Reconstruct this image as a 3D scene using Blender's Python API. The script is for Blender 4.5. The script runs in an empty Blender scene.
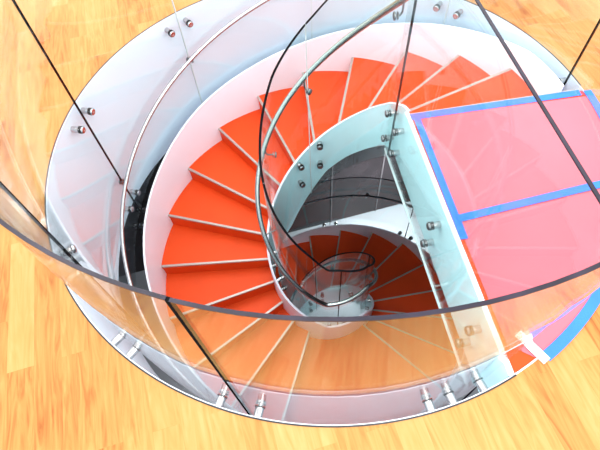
import bpy, math, random
from mathutils import Vector, Matrix
random.seed(4)
S = bpy.context.scene
C = S.collection
PI = math.pi
R = math.radians

# ------------------------------------------------------------------ dimensions (metres)
RISE = 0.175
A0, DA = 10.72, 17.42            # azimuth of the top nosing, and of one step
A_LAND = A0 + 15 * DA            # where the helix levels out at the half landing
A_LOW = 319.1                    # nosing of the half landing
RI, RO = 0.547, 1.565
IC = (.02, .01)                  # centre of the open well
def rin(a): return RI + IC[0] * math.cos(math.radians(a)) + IC[1] * math.sin(math.radians(a))            # inner and outer ends of the treads
RF, RG = 1.7437, 1.672           # floor opening, glass ring
OC = (0.0, -0.0465)              # centre of the opening
HG = 1.147                       # height of the guard above the floor
NLOW = 16
ZB = -15 * RISE - NLOW * RISE    # lower floor
A_END = A_LOW + NLOW * DA

def helix(a):
    if a < A_LAND: return -(a - A0) / DA * RISE
    if a < A_LOW: return -15 * RISE
    return -15 * RISE - (a - A_LOW) / DA * RISE

def table(a, T):
    if a <= T[0][0]: return T[0][1]
    for (x0, y0), (x1, y1) in zip(T, T[1:]):
        if a <= x1: return y0 + (y1 - y0) * (a - x0) / (x1 - x0)
    return T[-1][1]

# ------------------------------------------------------------------ helpers
def tag(o, label=None, cat=None, group=None, kind=None):
    if label: o['label'] = label
    if cat: o['category'] = cat
    if group: o['group'] = group
    if kind: o['kind'] = kind
    return o

def empty(name, loc, label, cat, group=None):
    o = bpy.data.objects.new(name, None); C.objects.link(o); o.location = loc
    o.empty_display_size = 0.2
    return tag(o, label, cat, group)

def link(name, verts, faces, m, parent=None, smooth=0):
    me = bpy.data.meshes.new(name)
    me.from_pydata([tuple(v) for v in verts], [], faces); me.update()
    me.materials.append(m)
    import bmesh
    bm = bmesh.new(); bm.from_mesh(me); bmesh.ops.recalc_face_normals(bm, faces=bm.faces); bm.to_mesh(me); bm.free()
    if smooth:
        for p in me.polygons: p.use_smooth = True
        me.set_sharp_from_angle(angle=R(smooth))
    o = bpy.data.objects.new(name, me); C.objects.link(o)
    if parent is not None:
        o.parent = parent
        o.matrix_parent_inverse = Matrix.Translation(-root_loc(parent))
    return o

def root_loc(p):
    v = Vector((0, 0, 0))
    if p.type == 'EMPTY': v = Vector(p.location)
    return v

def fix_child(o, parent):
    o.parent = parent
    return o

class MB:
    def __init__(s): s.v = []; s.f = []
    def add(s, v, f):
        k = len(s.v); s.v += [tuple(p) for p in v]; s.f += [tuple(i + k for i in q) for q in f]; return s
    def build(s, name, m, parent=None, smooth=0): return link(name, s.v, s.f, m, parent, smooth)

def arc(R0, R1, a0, a1, zb, zt, n=None, c=(0, 0)):
    """curved solid between two radii; bottom and top heights are functions of azimuth"""
    if n is None: n = max(2, int(abs(a1 - a0) / 3))
    fb = zb if callable(zb) else (lambda a: zb)
    ft = zt if callable(zt) else (lambda a: zt)
    v = []; f = []
    for i in range(n + 1):
        a = a0 + (a1 - a0) * i / n; ca, sa = math.cos(R(a)), math.sin(R(a))
        r0 = R0(a) if callable(R0) else R0
        for rr, z in ((r0, fb(a)), (R1, fb(a)), (R1, ft(a)), (r0, ft(a))):
            v.append((c[0] + rr * ca, c[1] + rr * sa, z))
    for i in range(n):
        b = 4 * i
        for j in range(4): f.append((b + j, b + (j + 1) % 4, b + 4 + (j + 1) % 4, b + 4 + j))
    f += [(0, 1, 2, 3), (4 * n, 4 * n + 3, 4 * n + 2, 4 * n + 1)]
    return v, f

def ring_closed(R0, R1, zb, zt, n=160, c=(0, 0)):
    fb = zb if callable(zb) else (lambda a: zb)
    v = []; f = []
    for i in range(n):
        a = 360 * i / n; ca, sa = math.cos(R(a)), math.sin(R(a))
        for rr, z in ((R0, fb(a)), (R1, fb(a)), (R1, zt), (R0, zt)): v.append((c[0] + rr * ca, c[1] + rr * sa, z))
    for i in range(n):
        b = 4 * i; d = 4 * ((i + 1) % n)
        for j in range(4): f.append((b + j, b + (j + 1) % 4, d + (j + 1) % 4, d + j))
    return v, f

def prism(poly, z0, z1):
    n = len(poly)
    v = [(x, y, z0) for x, y in poly] + [(x, y, z1) for x, y in poly]
    f = [tuple(range(n)), tuple(range(n, 2 * n))] + [(i, (i + 1) % n, n + (i + 1) % n, n + i) for i in range(n)]
    return v, f

def strip(pts, w, z0, z1):
    """flat ribbon of width w along a 2-D polyline"""
    L = []; Q = []
    for i, p in enumerate(pts):
        a = Vector(pts[max(0, i - 1)]); b = Vector(pts[min(len(pts) - 1, i + 1)]); d = (b - a).normalized()
        nn = Vector((-d.y, d.x)) * w / 2; p = Vector(p)
        L.append((p + nn)); Q.append((p - nn))
    return prism([tuple(p) for p in L] + [tuple(p) for p in reversed(Q)], z0, z1)

def frames(pts):
    out = []; prev = None
    for i, p in enumerate(pts):
        d = (pts[min(len(pts) - 1, i + 1)] - pts[max(0, i - 1)]).normalized()
        if prev is None:
            up = Vector((0, 0, 1)) if abs(d.z) < .95 else Vector((1, 0, 0))
            x = d.cross(up).normalized()
        else:
            x = (prev - d * prev.dot(d)).normalized()
        prev = x; out.append((p, x, d.cross(x)))
    return out

def tube(pts, r, seg=12):
    pts = [Vector(p) for p in pts]
    rr = r if isinstance(r, (list, tuple)) else [r] * len(pts)
    v = []; f = []
    for (p, x, y), q in zip(frames(pts), rr):
        for k in range(seg):
            t = 2 * PI * k / seg; v.append(p + (x * math.cos(t) + y * math.sin(t)) * q)
    for i in range(len(pts) - 1):
        for k in range(seg):
            f.append((i * seg + k, i * seg + (k + 1) % seg, (i + 1) * seg + (k + 1) % seg, (i + 1) * seg + k))
    f.append(tuple(range(seg))); f.append(tuple((len(pts) - 1) * seg + k for k in range(seg)))
    return v, f

def profile(p0, d, prof, seg=16):
    """turned shape: prof is a list of (distance along d, radius)"""
    p0 = Vector(p0); d = Vector(d).normalized()
    up = Vector((0, 0, 1)) if abs(d.z) < .9 else Vector((1, 0, 0))
    x = d.cross(up).normalized(); y = d.cross(x)
    v = []; f = []
    for s, q in prof:
        for k in range(seg):
            t = 2 * PI * k / seg; v.append(p0 + d * s + (x * math.cos(t) + y * math.sin(t)) * q)
    n = len(prof)
    for i in range(n - 1):
        for k in range(seg):
            f.append((i * seg + k, i * seg + (k + 1) % seg, (i + 1) * seg + (k + 1) % seg, (i + 1) * seg + k))
    f.append(tuple(range(seg))); f.append(tuple((n - 1) * seg + k for k in range(seg)))
    return v, f

def pol(a, r, z, c=(0, 0)): return Vector((c[0] + r * math.cos(R(a)), c[1] + r * math.sin(R(a)), z))

# ------------------------------------------------------------------ materials
def mat(name, col, rough=.5, metal=0, spec=.5, bump=None, var=None, coat=0):
    m = bpy.data.materials.new(name); m.use_nodes = True
    nt = m.node_tree; b = nt.nodes['Principled BSDF']
    b.inputs['Base Color'].default_value = (*col, 1); b.inputs['Roughness'].default_value = rough
    b.inputs['Metallic'].default_value = metal; b.inputs['Specular IOR Level'].default_value = spec
    b.inputs['Coat Weight'].default_value = coat
    tc = nt.nodes.new('ShaderNodeTexCoord')
    if var:
        sc, amt = var
        n = nt.nodes.new('ShaderNodeTexNoise'); n.inputs['Scale'].default_value = sc; n.inputs['Detail'].default_value = 4
        nt.links.new(tc.outputs['Object'], n.inputs['Vector'])
        r = nt.nodes.new('ShaderNodeValToRGB')
        r.color_ramp.elements[0].position = .35; r.color_ramp.elements[1].position = .65
        r.color_ramp.elements[0].color = (*[c * (1 - amt) for c in col], 1); r.color_ramp.elements[1].color = (*[min(1, c * (1 + amt)) for c in col], 1)
        nt.links.new(n.outputs['Fac'], r.inputs['Fac']); nt.links.new(r.outputs['Color'], b.inputs['Base Color'])
    if bump:
        sc, st = bump
        n = nt.nodes.new('ShaderNodeTexNoise'); n.inputs['Scale'].default_value = sc
        nt.links.new(tc.outputs['Object'], n.inputs['Vector'])
        u = nt.nodes.new('ShaderNodeBump'); u.inputs['Strength'].default_value = st; u.inputs['Distance'].default_value = .01
        nt.links.new(n.outputs['Fac'], u.inputs['Height']); nt.links.new(u.outputs['Normal'], b.inputs['Normal'])
    return m

def wood(name, ang, bw=.75, rh=.13, cols=None):
    m = bpy.data.materials.new(name); m.use_nodes = True
    nt = m.node_tree; N = nt.nodes; Lk = nt.links; b = N['Principled BSDF']
    tc = N.new('ShaderNodeTexCoord'); mp = N.new('ShaderNodeMapping'); mp.inputs['Rotation'].default_value = (0, 0, ang)
    Lk.new(tc.outputs['Object'], mp.inputs['Vector'])
    br = N.new('ShaderNodeTexBrick'); br.offset = .37; br.offset_frequency = 2
    br.inputs['Color1'].default_value = (0, 0, 0, 1); br.inputs['Color2'].default_value = (1, 1, 1, 1)
    br.inputs['Mortar'].default_value = (.35, .35, .35, 1)
    br.inputs['Scale'].default_value = 1; br.inputs['Mortar Size'].default_value = .0008; br.inputs['Mortar Smooth'].default_value = .3
    br.inputs['Brick Width'].default_value = bw; br.inputs['Row Height'].default_value = rh
    Lk.new(mp.outputs['Vector'], br.inputs['Vector'])
    m2 = N.new('ShaderNodeMapping'); m2.inputs['Scale'].default_value = (1.5, 13, 1)
    Lk.new(mp.outputs['Vector'], m2.inputs['Vector'])
    # shift the grain from board to board
    sh = N.new('ShaderNodeVectorMath'); sh.operation = 'MULTIPLY_ADD'; sh.inputs[1].default_value = (7, 9, 3)
    Lk.new(br.outputs['Color'], sh.inputs[0]); Lk.new(m2.outputs['Vector'], sh.inputs[2])
    n1 = N.new('ShaderNodeTexNoise'); n1.inputs['Scale'].default_value = 1.6; n1.inputs['Detail'].default_value = 6; n1.inputs['Distortion'].default_value = 2.2
    Lk.new(sh.outputs['Vector'], n1.inputs['Vector'])
    n2 = N.new('ShaderNodeTexNoise'); n2.inputs['Scale'].default_value = .9; n2.inputs['Detail'].default_value = 3
    Lk.new(mp.outputs['Vector'], n2.inputs['Vector'])
    r = N.new('ShaderNodeValToRGB'); e = r.color_ramp.elements
    cols = cols or [(0, (.30, .09, .02)), (.3, (.46, .19, .05)), (.6, (.51, .25, .075)), (1, (.56, .32, .125))]
    e[0].position = cols[0][0]; e[0].color = (*cols[0][1], 1); e[1].position = cols[-1][0]; e[1].color = (*cols[-1][1], 1)
    for p, c in cols[1:-1]: q = e.new(p); q.color = (*c, 1)
    a1 = N.new('ShaderNodeMath'); a1.operation = 'MULTIPLY_ADD'; a1.inputs[1].default_value = .42; Lk.new(br.outputs['Fac'], a1.inputs[0])
    sep = N.new('ShaderNodeSeparateColor'); Lk.new(br.outputs['Color'], sep.inputs['Color'])
    k1 = N.new('ShaderNodeMath'); k1.operation = 'MULTIPLY'; k1.inputs[1].default_value = .42; Lk.new(sep.outputs['Red'], k1.inputs[0])
    k2 = N.new('ShaderNodeMath'); k2.operation = 'MULTIPLY_ADD'; k2.inputs[1].default_value = 1.15; Lk.new(n1.outputs['Fac'], k2.inputs[0]); Lk.new(k1.outputs[0], k2.inputs[2])
    k3 = N.new('ShaderNodeMath'); k3.operation = 'MULTIPLY_ADD'; k3.inputs[1].default_value = .9; Lk.new(n2.outputs['Fac'], k3.inputs[0]); Lk.new(k2.outputs[0], k3.inputs[2])
    k4 = N.new('ShaderNodeMath'); k4.operation = 'SUBTRACT'; k4.inputs[1].default_value = .72; Lk.new(k3.outputs[0], k4.inputs[0])
    Lk.new(k4.outputs[0], r.inputs['Fac']); Lk.new(r.outputs['Color'], b.inputs['Base Color'])
    b.inputs['Roughness'].default_value = .45; b.inputs['Specular IOR Level'].default_value = .2
    return m

def glass(name, tint=(.94, .975, .97), k=1.0):
    """clear sheet: straight-through transmission with an angle-dependent mirror reflection on each face"""
    m = bpy.data.materials.new(name); m.use_nodes = True
    nt = m.node_tree; N = nt.nodes; Lk = nt.links
    for n in list(N):
        if n.type != 'OUTPUT_MATERIAL': N.remove(n)
    out = [n for n in N if n.type == 'OUTPUT_MATERIAL'][0]
    geo = N.new('ShaderNodeNewGeometry')
    dot = N.new('ShaderNodeVectorMath'); dot.operation = 'DOT_PRODUCT'
    Lk.new(geo.outputs['Normal'], dot.inputs[0]); Lk.new(geo.outputs['Incoming'], dot.inputs[1])
    ab = N.new('ShaderNodeMath'); ab.operation = 'ABSOLUTE'; Lk.new(dot.outputs['Value'], ab.inputs[0])
    om = N.new('ShaderNodeMath'); om.operation = 'SUBTRACT'; om.inputs[0].default_value = 1; om.use_clamp = True; Lk.new(ab.outputs[0], om.inputs[1])
    pw = N.new('ShaderNodeMath'); pw.operation = 'POWER'; pw.inputs[1].default_value = 5; Lk.new(om.outputs[0], pw.inputs[0])
    fr = N.new('ShaderNodeMath'); fr.operation = 'MULTIPLY_ADD'; fr.inputs[1].default_value = .95 * k; fr.inputs[2].default_value = .045 * k; fr.use_clamp = True
    Lk.new(pw.outputs[0], fr.inputs[0])
    tr = N.new('ShaderNodeBsdfTransparent'); tr.inputs['Color'].default_value = (*tint, 1)
    gl = N.new('ShaderNodeBsdfGlossy'); gl.inputs['Roughness'].default_value = .0; gl.inputs['Color'].default_value = (1, 1, 1, 1)
    mx = N.new('ShaderNodeMixShader'); Lk.new(fr.outputs[0], mx.inputs[0]); Lk.new(tr.outputs[0], mx.inputs[1]); Lk.new(gl.outputs[0], mx.inputs[2])
    Lk.new(mx.outputs[0], out.inputs['Surface'])
    return m

M = dict(
    wood=wood('oak_boards', R(-108.3)),
    lower=mat('pale_screed', (.5, .52, .55), .35, var=(1.5, .06)),
    drum=mat('lavender_white_paint', (.77, .82, .95), .4, var=(.8, .03)),
    white=mat('white_lacquered_steel', (.88, .87, .97), .35, var=(2, .02)),
    cyan=mat('white_steel_cool_light', (.64, .92, 1.0), .35, var=(2, .02)),  # white steel; the aqua is cool light from below put into the colour
    red=mat('orange_red_rubber', (.72, .062, .006), .55, spec=.25, bump=(60, .08), var=(3, .05)),
    nosing=mat('pale_metal_nosing', (.40, .36, .33), .4, metal=.3),
    steel=mat('brushed_steel', (.5, .49, .5), .25, metal=1, bump=(80, .03)),
    railsteel=mat('grey_green_steel', (.42, .46, .45), .25, metal=1, bump=(80, .03)),
    darksteel=mat('dark_grey_steel', (.22, .24, .25), .28, metal=1),
    rubber=mat('black_rubber', (.012, .012, .014), .4),
    edge=mat('dark_polished_glass_edge', (.02, .016, .028), .25, spec=.35, var=(9, .3)),
    blackedge=mat('black_glass_rim', (.006, .006, .008), .6, spec=.05),
    joint=mat('black_glass_joint', (.01, .01, .011), .9, spec=0),
    paleedge=mat('pale_polished_glass_edge', (.6, .68, .7), .15, spec=.6),
    glass=glass('clear_glass', k=.85),
    tape=mat('blue_masking_tape', (.02, .17, .85), .55, bump=(120, .2), var=(6, .08)),
    wtape=mat('white_masking_tape', (.92, .9, .9), .55, bump=(120, .2)),
    film=mat('pink_protective_film', (.66, .125, .17), .45, coat=.1, bump=(5, .15), var=(1.2, .05)),
    darkwall=mat('dark_brown_panel', (.022, .016, .018), .22, spec=.35, var=(3, .3)),
    grey=mat('grey_plaster', (.2, .27, .32), .7, var=(2, .05)),
    blackmetal=mat('black_floor_trim', (.02, .018, .02), .4),
    soffit=mat('grey_stair_soffit', (.5, .5, .53), .5),
)

# ------------------------------------------------------------------ the setting
def floor_ring(name, zb, zt, m, half=7.0):
    """rectangular slab with a round hole"""
    n = 160; v = []; f = []
    for i in range(n):
        a = 2 * PI * i / n; ca, sa = math.cos(a), math.sin(a)
        k = half / max(abs(ca), abs(sa))
        for z in (zb, zt):
            v.append((OC[0] + RF * ca, OC[1] + RF * sa, z)); v.append((k * ca, k * sa, z))
    for i in range(n):
        b = 4 * i; d = 4 * ((i + 1) % n)
        f += [(b + 2, b + 3, d + 3, d + 2), (b, d, d + 1, b + 1), (b, b + 2, d + 2, d), (b + 1, d + 1, d + 3, b + 3)]
    o = link(name, v, f, m); return tag(o, kind='structure')

o = floor_ring('floor', -.06, 0, M['wood']); tag(o, 'pale orange oak board floor around the round stair opening')
o = floor_ring('ceiling', -.40, -.062, M['grey']); tag(o, 'slab below the oak floor, ceiling of the lower storey')
A_TRIM0, A_TRIM1 = 13.3, 300.6
# white cylindrical lining of the opening (drum)
v, f = ring_closed(RF - .008, RF + .03, -1.18, -.001, c=OC)
o = link('wall_opening', v, f, M['drum'], smooth=40); tag(o, 'white curved lining of the round floor opening', kind='structure')
v, f = arc(RF - .003, RF + .004, A_TRIM0, A_TRIM1, -.012, .0025, 160, OC)
o = link('trim_1', v, f, M['blackmetal'], smooth=40); tag(o, 'thin black edge trim around the opening', kind='structure')

# lower storey
P1 = Vector((-.683, 2.427)); P2 = Vector((1.514, 3.107)); dd = (P2 - P1).normalized(); nn = Vector((-dd.y, dd.x))
def wall(name, a, b, th, m, label, z0=ZB, z1=-.405):
    a = Vector(a); b = Vector(b); d = (b - a).normalized(); q = Vector((-d.y, d.x)) * th
    poly = [tuple(a), tuple(b), tuple(b + q), tuple(a + q)]
    v, f = prism(poly, z0, z1); o = link(name, v, f, m); tag(o, label, kind='structure'); return o
v, f = prism([(-6, -6), (6, -6), (6, 6.5), (-6, 6.5)], ZB - .2, ZB)
tag(link('floor_lower', v, f, M['lower']), 'pale grey floor of the lower storey', kind='structure')
wall('wall_back', P1 - dd * 5.2, P2 + dd * 4.2, .15, M['darkwall'], 'dark brown panelled wall of the lower storey')
wall('wall_left', (-5.8, -6), (-5.8, 5), -.15, M['grey'], 'left wall of the lower storey')
wall('wall_right', (5.8, -6), (5.8, 5), .15, M['grey'], 'right wall of the lower storey')
wall('wall_front', (-6, -5.8), (6, -5.8), .15, M['grey'], 'front wall of the lower storey')
tr = MB()
for s in (-1.2, -.2, .85, 1.75, 2.75, 3.8):
    p = P1 + dd * s; q = p - nn * .012
    a = p - dd * .012; b_ = p + dd * .012
    tr.add(*prism([tuple(a), tuple(b_), tuple(b_ - nn * .012), tuple(a - nn * .012)], ZB, -.41))
tag(tr.build('trim_2', mat('grey_panel_joint', (.1, .09, .095), .3)), 'thin joints between the dark wall panels', kind='structure')

# ------------------------------------------------------------------ staircase
stair = empty('spiral_staircase', (0, 0, ZB), 'spiral staircase of orange red steps with pale nosings, winding down inside the round opening', 'staircase')
def step(a0, a1, z, last=True, riser=True, thick=.045):
    v, f = arc(lambda a: rin(a) + .001, RO - .001, a0 - .4, a1, z - thick, z, 8)
    t = link('tread', v, f, M['red'], stair)
    # nosing: a pale strip standing 2 mm proud along the lower edge of the step
    ca, sa = math.cos(R(a1)), math.sin(R(a1)); w = .014
    tx, ty = -sa, ca
    def pt(r, s, zz): return (r * ca + tx * s, r * sa + ty * s, zz)
    vv = []; r0, r1 = rin(a1) + .003, RO - .003
    for r in (r0, r1):
        for s, zz in ((-w, z + .003), (.006, z + .003), (.006, z - .016), (-w, z - .016)): vv.append(pt(r, s, zz))
    ff = [(0, 1, 2, 3), (4, 5, 6, 7)] + [(i, (i + 1) % 4, 4 + (i + 1) % 4, 4 + i) for i in range(4)]
    o = link('nosing', vv, ff, M['nosing']); o.parent = t; o['label'] = 'pale metal nosing strip'
    if riser:
        vv = []
        for r in (r0, r1):
            for s, zz in ((-.02, z - .016), (-.004, z - .016), (-.004, z - RISE + .001), (-.02, z - RISE + .001)): vv.append(pt(r, s, zz))
        o = link('riser', vv, ff, M['red']); o.parent = t
    return t
for k in range(1, 15): step(A0 + (k - 1) * DA, A0 + k * DA, -k * RISE)
# half landing
v, f = arc(lambda a: rin(a) + .001, RO - .001, A0 + 14 * DA - .4, A_LOW, -15 * RISE - .045, -15 * RISE, 24)
hl = step(A_LOW - 20, A_LOW, -15 * RISE); hl.name = 'landing'
me = hl.data; me.clear_geometry(); me.from_pydata(v, [], f); me.update()
hl['label'] = 'longer half landing midway down the flight'
for j in range(1, NLOW): step(A_LOW + (j - 1) * DA, A_LOW + j * DA, -(15 + j) * RISE)

# top landing
EA, EB = Vector((.533, .126)), Vector((.833, -1.386)); ed = (EB - EA).normalized(); en = Vector((ed.y, -ed.x))  # en points to the well
if en.x > 0: en = -en
def hit(p, d, r):
    o = p - Vector(OC); b = o.dot(d); c_ = o.dot(o) - r * r; return p + d * (-b + math.sqrt(b * b - c_))
EC = hit(EA, ed, RF - .008)
def raz(p): return math.degrees(math.atan2(p[1] - OC[1], p[0] - OC[0]))
n0 = Vector((math.cos(R(A0)), math.sin(R(A0))))
NB = hit(n0 * .3, n0, RF - .008); NA = n0 * .56
def arcpts(a0, a1, r, n=40): return [tuple(pol(a0 + (a1 - a0) * i / n, r, 0, OC)[:2]) for i in range(n + 1)]
poly = [tuple(NA)] + arcpts(raz(NB), raz(EC), RF - .009) + [tuple(EA + Vector((0, -.01)))]
v, f = prism(poly, -.09, 0.0)
tl = link('landing', v, f, M['red'], stair); tl['label'] = 'top landing, wedge shaped and level with the oak floor'
def seg_box(a, b, w, z0, z1):   # box along a-b, w to the left side (towards -en if negative)
    return prism([tuple(a), tuple(b), tuple(b + w), tuple(a + w)], z0, z1)
# nosing of the top landing
t = Vector((-n0.y, n0.x))
v, f = prism([tuple(NA - t * .014), tuple(NB - t * .014), tuple(NB + t * .006), tuple(NA + t * .006)], -.016, .003)
o = link('nosing', v, f, M['nosing']); o.parent = tl; o['label'] = 'pale metal nosing strip'
v, f = prism([tuple(NA - t * .02), tuple(n0 * RO - t * .02), tuple(n0 * RO - t * .004), tuple(NA - t * .004)], -RISE + .001, -.016)
o = link('riser', v, f, M['red']); o.parent = tl
# fascia of the landing, facing the well
v, f = prism([tuple(EA), tuple(EC), tuple(EC + en * .014), tuple(EA + en * .014)], -.455, .004)
o = link('landing_fascia', v, f, M['cyan'], stair); o['label'] = 'white fascia plate along the straight landing edge, cool light painted in as aqua'
v, f = prism([tuple(EA - en * .014), tuple(EC - en * .014), tuple(EC), tuple(EA)], -.02, .004)
o = link('edge_strip', v, f, M['white'], stair); o['label'] = 'white edge strip of the landing'

ST = [(10, .05), (25, .17), (42, .22), (54, .255), (72, .29), (98, .324), (116, .36), (137, .42), (160, .45), (180, .49), (191, .5), (215, .46), (250, .34), (290, .26), (350, .2), (380, .14), (620, .14)]
def so_top(a): return helix(a) + table(a, ST)
def so_bot(a): return helix(a) - .34
v, f = arc(RO, RO + .016, A0, A_END - 2, lambda a: max(ZB, so_bot(a)), so_top, 240)
o = link('outer_stringer', v, f, M['white'], stair, 40); o['label'] = 'wide white curved outer stringer'
SI = [(10.72, .01), (21, .08), (36, .14), (54, .155), (90, .155), (170, .155), (220, .24), (262, .36), (305, .36), (345, .19), (375, .14), (700, .14)]
SB = [(12, -.44), (35.5, -.285), (71.5, -.30), (90, -.345), (105, -.47), (131, -.67), (165, -.6), (215, -.45), (270, -.34), (700, -.34)]
v, f = arc(RI - .014, RI - .006, A0 + 2, A_END - 2, lambda a: max(ZB, helix(a) + table(a, SB)), lambda a: helix(a) + table(a, SI), 240, IC)
o = link('inner_stringer', v, f, M['cyan'], stair, 40); o['label'] = 'white inner stringer lining the open well, cool light painted in as aqua'
v, f = arc(RI - .006, RI, A0 + 2, A_END - 2, lambda a: max(ZB, helix(a) + table(a, SB)), lambda a: helix(a) + table(a, SI), 240, IC)
o = link('stringer_face', v, f, M['white'], stair, 40); o['label'] = 'pinkish white outer face of the inner stringer'
v, f = arc(RI - .016, RI + .004, A0 + 2, A_END - 2, lambda a: helix(a) + table(a, SI), lambda a: helix(a) + table(a, SI) + .006, 240, IC)
o = link('stringer_cap', v, f, M['white'], stair, 40); o['label'] = 'thin white top edge of the inner stringer'
v, f = arc(rin, RO, A0 + 3, A_END - 20, lambda a: helix(a) - .31, lambda a: helix(a) - .29, 240)
o = link('soffit', v, f, M['soffit'], stair, 40)

# ------------------------------------------------------------------ glass guards
def pane_arc(parent, r, a0, a1, zb, zt, c=(0, 0), gap=.12, ends=(1, 1), th=.012, vms=('edge', 'edge'), black=False, jw=.005):
    a0 += gap; a1 -= gap
    fb = zb if callable(zb) else (lambda a: zb); ft = zt if callable(zt) else (lambda a: zt)
    v, f = arc(r - th / 2, r + th / 2, a0, a1, fb, ft, None, c)
    p = link('glass_panel', v, f, M['glass'], parent, 40)
    mb = MB()
    ov = .003 if black else .0
    mb.add(*arc(r - th / 2 - ov, r + th / 2 + ov, a0, a1, ft, lambda a: ft(a) + .005, None, c))
    o = mb.build('polished_edge', M['blackedge' if black else 'edge'], None, 40); o.parent = p; o.matrix_parent_inverse = Matrix(); o['label'] = 'dark polished edge of the glass'
    w = math.degrees(jw / r)
    for k, (x0, x1) in enumerate(((a0 - w, a0), (a1, a1 + w))):
        if not ends[k]: continue
        v, f = arc(r - th / 2 - .001, r + th / 2 + .001, x0, x1, fb, ft, 1, c)
        mm = M['paleedge'] if vms[k] == 'paleedge' else M['joint']
        o = link('joint_edge', v, f, mm); o.parent = p; o['label'] = ('pale' if vms[k] == 'paleedge' else 'black') + ' vertical edge of the glass at its joint'
    return p

def standoff(parent, wallp, d, gl, m='steel'):
    """wallp = point on the fixed face, d = direction to the glass, gl = distance to the glass centre"""
    v, f = profile(wallp, d, [(0, .019), (.004, .021), (gl - .012, .021), (gl - .012, .0)], 16)
    v, f = profile(wallp, d, [(0, .0), (0, .021), (gl - .009, .021), (gl - .009, .010), (gl + .011, .010), (gl + .011, 0)], 18)
    s = link('standoff', v, f, M['steel'], parent, 35)
    v, f = profile(wallp, d, [(gl + .0112, .0), (gl + .0112, .0245), (gl + .020, .0245), (gl + .024, .020), (gl + .024, .008), (gl + .0225, .006), (gl + .0225, 0)], 20)
    o = link('cap', v, f, M[m], None, 35); o.parent = s; o['label'] = 'round metal cap screwed against the glass'
    v, f = profile(wallp, d, [(gl - .009, .0), (gl - .009, .026), (gl - .0065, .026), (gl - .0065, 0)], 18)
    g = MB().add(v, f)
    v, f = profile(wallp, d, [(gl + .0065, .0), (gl + .0065, .027), (gl + .011, .027), (gl + .011, 0)], 18); g.add(v, f)
    o = g.build('gasket', M['rubber']); o.parent = s; o['label'] = 'black rubber gasket'
    return s

ring = empty('glass_balustrade', (OC[0], OC[1], 0), 'frameless curved glass guard with dark polished top edge, standing round the opening at floor level', 'balustrade')
J = [15.3, 54.6, 94.0, 133.7, 172.8, 212.0, 256.2, 300.2 + 0, 336.0, 375.3]
def stair_az(a, r=RG):
    p = pol(a, r, 0, OC); q = math.degrees(math.atan2(p.y, p.x)); 
    while q < a - 180: q += 360
    while q > a + 180: q -= 360
    return q
def ring_bot(a): return min(-.14, so_top(stair_az(a)) - .06) if a < 212.2 else -.24
PV = {54.6: 'paleedge', 94.0: 'paleedge', 133.7: 'paleedge'}
for i in range(5):
    pane_arc(ring, RG, J[i], J[i + 1], ring_bot, HG, OC, vms=(PV.get(J[i], 'edge'), PV.get(J[i + 1], 'edge')))
pane_arc(ring, RG, J[5], J[6], -1.15, HG, OC, jw=.012)
AC = 360 + raz(EC)
pane_arc(ring, RG, J[6], AC - .3, -1.15, HG - .004, OC, ends=(1, 0), jw=.009, gap=.2)
pane_arc(ring, RG, AC - .3, 338, .013, HG, OC, ends=(0, 1), gap=.02)
pane_arc(ring, RG, 338, 375.3, .013, HG, OC)
for a in (54.6, 94, 133.7, 172.8, 212.0):
    for s in (-3, 3):
        p = pol(a + s, RF - .008, -.09, OC); standoff(ring, p, Vector(OC).to_3d() + Vector((0, 0, -.09)) - p, RF - .008 - RG)
for a in (231.5, 235.3, 253.2, 259.7, 286.9, 290.6, 296.1):
    p = pol(a, RF - .008, -.09, OC); standoff(ring, p, Vector(OC).to_3d() + Vector((0, 0, -.09)) - p, RF - .008 - RG)
for s in (-3, 3):
    p = pol(172.8 + s, RF - .008, -1.07, OC); standoff(ring, p, Vector(OC).to_3d() + Vector((0, 0, -1.07)) - p, RF - .008 - RG)
p = pol(17.5, RF - .004, -.06, OC); standoff(ring, p, Vector(OC).to_3d() + Vector((0, 0, -.06)) - p, RF - .008 - RG)

# guard along the straight landing edge
lg = empty('glass_balustrade', (EA.x, EA.y, -.3), 'straight glass guard along the landing edge, its dark top edge crossing the pink landing', 'balustrade')
off = .066
def lgbox(a, b, z0, z1, w=.006):
    return prism([tuple(a + en * (off - w)), tuple(b + en * (off - w)), tuple(b + en * (off + w)), tuple(a + en * (off + w))], z0, z1)
ga = EA - ed * .10; gb = hit(EA + en * off, ed, RG - .02) - en * off
v, f = lgbox(ga, gb, -.45, HG); p = link('glass_panel', v, f, M['glass'], lg)
v, f = lgbox(ga, gb, HG, HG + .005, .0062); o = link('polished_edge', v, f, M['edge']); o.parent = p; o['label'] = 'dark polished edge of the glass'
v, f = lgbox(ga, gb, -.456, -.45, .007); o = link('lower_edge', v, f, M['paleedge']); o.parent = p; o['label'] = 'pale lower edge of the glass'
for s, z in ((.045, -.125), (.045, -.345), (.80, -.115), (.80, -.32), (1.44, -.115), (1.44, -.32)):
    q = EA + ed * s + en * .014; standoff(lg, (q.x, q.y, z), (en.x, en.y, 0), off - .014, m='darksteel')

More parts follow.
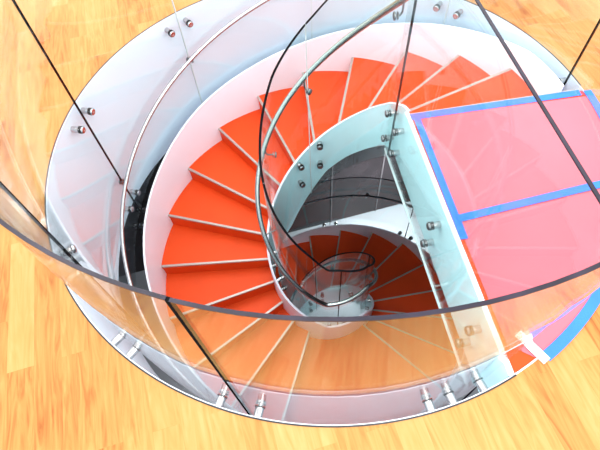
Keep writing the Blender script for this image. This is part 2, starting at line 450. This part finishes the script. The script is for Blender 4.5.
# inner guard round the well, with its handrail
ig = empty('glass_balustrade', (0, 0, ZB), 'tightly curved glass guard lining the open well, with a steel handrail spiralling down', 'balustrade')
RIG, RIR = .47, .525
GC = (.015, .027)
GT = [(20, 1.3), (100, 1.36), (140, 1.43), (175, 1.38), (215, 1.42), (254, 1.48), (284, 1.42), (316, 1.2), (346, 1.18), (413, 1.13), (700, 1.15)]
def ig_top(a): return HG if a < 22 else HG + (a - 22) * .01 if a < 42 and HG + (a - 22) * .01 < helix(a) + table(a, GT) else helix(a) + table(a, GT)
def ig_bot(a): return helix(a) + (-.42 if a < 340 else -.3)
IJ = [15.0, 106.8, 196.3, 285.8, 375.3, 464.8, 554.3, 590]
for i, (a, b) in enumerate(zip(IJ, IJ[1:])):
    pane_arc(ig, RIG, a, b, ig_bot, ig_top, GC, gap=.3, black=True, vms=('paleedge', 'paleedge') if i == 1 else ('edge', 'paleedge') if i == 0 else ('edge', 'edge'))
for a in IJ[:-1]:
    for s in (-10.5, 10.5):
        for dz in (.105, -.145):
            if a < 20 and s < 0: continue
            if a < 20: dz = dz - .07; 
            g = pol(a + s, RIG, helix(a + s) + dz, GC); q = pol(a + s, RI - .014, g.z, IC); standoff(ig, q, g - q, (g - q).length, m='darksteel')
def rail(parent, r, h, a0, a1, rad, c=(0, 0), n=None, m='steel'):
    n = n or int((a1 - a0) / 2.5); pts = []
    for i in range(n + 1):
        a = a0 + (a1 - a0) * i / n
        p = pol(a, r, 0, c); az = a if c == (0, 0) else stair_az(a, r)
        p.z = helix(az) + (h(a) if callable(h) else h); pts.append(p)
    v, f = tube(pts, rad, 14); o = link('handrail', v, f, M[m], parent, 50)
    return o
hr = rail(ig, RIR, .92, 14, A_END - 4, .0195, m='railsteel'); hr['label'] = 'grey steel handrail'
def bracket(parent, a, r_rail, r_glass, z, c=(0, 0), up=.05, c2=None):
    p = pol(a, r_rail, z, c); q = pol(a, r_glass, z - up, c2 or c); d = (q - p); d.z = 0; d.normalize()
    pts = [p - Vector((0, 0, .012)), p - Vector((0, 0, up * .8)), p - Vector((0, 0, up)) + d * .012, q]
    mb = MB().add(*tube(pts, .006, 8))
    mb.add(*profile(q - d * .008, d, [(0, 0), (0, .022), (.004, .022), (.004, 0)], 16))
    mb.add(*profile(q + d * .008, d, [(0, 0), (0, .024), (.008, .024), (.011, .018), (.011, 0)], 16))
    return mb.build('bracket', M['darksteel'], parent, 35)
for i, a in enumerate((34, 106, 150, 200, 245, 300, 345, 390, 440, 500, 560)):
    bracket(ig, a, RIR, RIG, helix(a) + .92, up=.1, c2=GC)

# outer handrail, fixed to the glass of the ring and below it to the lower guard
og = empty('stair_handrail', (0, 0, ZB), 'round pale steel handrail following the outer side of the spiral steps', 'handrail')
def oh(a): return table(a, [(60, .9), (190, .9), (215, .86), (700, .9)])
RR = 1.613
hb = rail(og, RR, oh, 62, 211, .0155, OC)
hb2 = rail(og, RR - .0, oh, 211, A_END - 8, .0155, OC)
for a in (62.5, 94, 133.7, 172.8, 214, 255, 300, 345, 390, 430, 470, 520, 560):
    z = helix(stair_az(a, RR)) + oh(a)
    bracket(og, a, RR, RG, z, OC)
# lower outer guard
lo = empty('glass_balustrade', (0, 0, ZB - .0), 'curved glass guard on the outer side of the dark lower flight', 'balustrade')
LJ = [212.6, 252, 291, 330, 369, 408, 447, 486, 525, 564, 590]
def saz(a): return stair_az(a, RG)
for a, b in zip(LJ, LJ[1:]):
    pane_arc(lo, RG, a, b, lambda q: helix(saz(q)) - .12, lambda q: min(-1.17, helix(saz(q)) + 1.2), OC)
for a in LJ[1:-1]:
    for s in (-3, 3):
        aa = a + s; 
        p = pol(saz(aa), RO + .016, helix(saz(aa)) + .1); g = pol(aa, RG, p.z, OC)
        standoff(lo, p, g - p, (g - p).length)
for a in (172.8,):
    for s in (-2.4, 2.4):
        aa = a + s; az = saz(aa); p = pol(az, RO + .016, helix(az) + .30); g = pol(aa, RG, p.z, OC); standoff(ring, p, g - p, (g - p).length)

# ------------------------------------------------------------------ protection on the landing
Zt = .0055
fp = [tuple(n0 * .60 - t * .045)] + arcpts(raz(NB) - 2.2, raz(EC) + 5.0, RF - .012) + [tuple(EC - en * .035 - ed * .14), tuple(EA - en * .04 + ed * .06)]
v, f = prism(fp, .0008, .0028)
o = link('protective_film', v, f, M['film']); tag(o, 'pink protective film laid over the top landing', 'film')
def tape(pts, w, label, m='tape', z=Zt, name='tape_strip', group=None):
    v, f = strip(pts, w, z - .0015, z); o = link(name, v, f, M[m]); tag(o, label, 'tape', group); return o
def lerp(a, b, n): return [tuple(a + (b - a) * i / n) for i in range(n + 1)]
tape(lerp(NA - t * .028 + n0 * .0, NB - t * .03 - n0 * .03, 6), .05, 'blue masking tape along the top nosing, from the well to the oak floor')
tape(lerp(EA - en * .048 + ed * .04, EA - en * .036 + ed * .98, 6), .042, 'blue masking tape along the straight left edge of the landing', z=Zt + .002)
X0 = Vector((.74, -.70)); X1 = hit(X0, (Vector((1.552, -.47)) - X0).normalized(), RF - .05)
tape(lerp(X0, X1, 6), .046, 'blue masking tape crossing the middle of the pink film', z=Zt + .004)
tape([p for p in arcpts(raz(NB) - .8, raz(EC) + 6.3, RF + .012)], .05, 'blue masking tape curving along the outer rim of the landing', z=Zt + .002)
q0 = pol(raz(EC) + 5.6, RF - .14, 0, OC); q1 = pol(raz(EC) + 5.9, RF + .03, 0, OC)
tape([tuple(q0[:2]), tuple(q1[:2])], .045, 'short white tape patch at the end of the rim tape', 'wtape', Zt + .004)

# ------------------------------------------------------------------ light
w = bpy.data.worlds.new('World'); S.world = w; w.use_nodes = True
nt = w.node_tree; bg = nt.nodes['Background']
tc = nt.nodes.new('ShaderNodeTexCoord'); sp = nt.nodes.new('ShaderNodeSeparateXYZ'); nt.links.new(tc.outputs['Generated'], sp.inputs[0])
rp = nt.nodes.new('ShaderNodeValToRGB'); e = rp.color_ramp.elements
e[0].position = 0; e[0].color = (.45, .47, .5, 1); e[1].position = 1; e[1].color = (.55, .56, .58, 1)
q = e.new(.52); q.color = (1, 1, 1.0, 1); q = e.new(.72); q.color = (1, .99, .97, 1)
mr = nt.nodes.new('ShaderNodeMapRange'); mr.inputs['From Min'].default_value = -1; mr.inputs['From Max'].default_value = 1
nt.links.new(sp.outputs['Z'], mr.inputs['Value']); nt.links.new(mr.outputs[0], rp.inputs['Fac']); nt.links.new(rp.outputs['Color'], bg.inputs['Color'])
bg.inputs['Strength'].default_value = 1.35

def area(name, loc, rot, size, e, col=(1, 1, 1), sy=None):
    l = bpy.data.lights.new(name, 'AREA'); l.energy = e; l.color = col; l.size = size
    if sy: l.shape = 'RECTANGLE'; l.size_y = sy
    o = bpy.data.objects.new(name, l); C.objects.link(o); o.location = loc; o.rotation_euler = rot; return o
area('overhead_fill', (-1.5, 1.5, 4.5), (0, R(-18), 0), 3.0, 110, (1, .98, .96))  # added overhead area lamp for highlights, no real fixture
area('overhead_fill', (1.5, -2.5, 4.5), (R(25), 0, 0), 2.0, 60, (1, .98, .96))  # second added overhead lamp, on the near side, no real fixture
area('lower_fill', (1.3, 2.2, -3.4), (0, 0, 0), .5, 48, (.9, .96, 1))  # added lamp, brightens the pale floor beyond the lower flight
area('lower_fill', (-.9, -2.4, -3.2), (0, 0, 0), .8, 40, (.95, .95, 1))  # added lamp, lightens the lower floor seen through the near-left gap

# ------------------------------------------------------------------ camera
f_px, ch, cy = 472.238, 2.2562, -2.1308
pitch, yaw, roll = R(58.22), R(-5.55), R(-4.53)
cp, sp_ = math.cos(pitch), math.sin(pitch)
F = Vector((math.sin(yaw) * cp, math.cos(yaw) * cp, -sp_)); R0 = Vector((math.cos(yaw), -math.sin(yaw), 0)); U0 = R0.cross(F)
Rv = R0 * math.cos(roll) + U0 * math.sin(roll); Uv = -R0 * math.sin(roll) + U0 * math.cos(roll)
cam = bpy.data.cameras.new('camera'); co = bpy.data.objects.new('camera', cam); C.objects.link(co)
mt = Matrix((Rv, Uv, -F)).transposed().to_4x4(); mt.translation = Vector((0, cy, ch)); co.matrix_world = mt
cam.sensor_fit = 'HORIZONTAL'; cam.sensor_width = 36; cam.lens = 36 * f_px / 600; cam.clip_start = .05; cam.clip_end = 100
S.camera = co
S.view_settings.view_transform = 'Standard'; S.view_settings.look = 'None'; S.view_settings.gamma = 1; S.view_settings.exposure = 1.05
S.view_settings.use_curve_mapping = False
S.cycles.transparent_max_bounces = 32; S.cycles.max_bounces = 12; S.cycles.glossy_bounces = 6
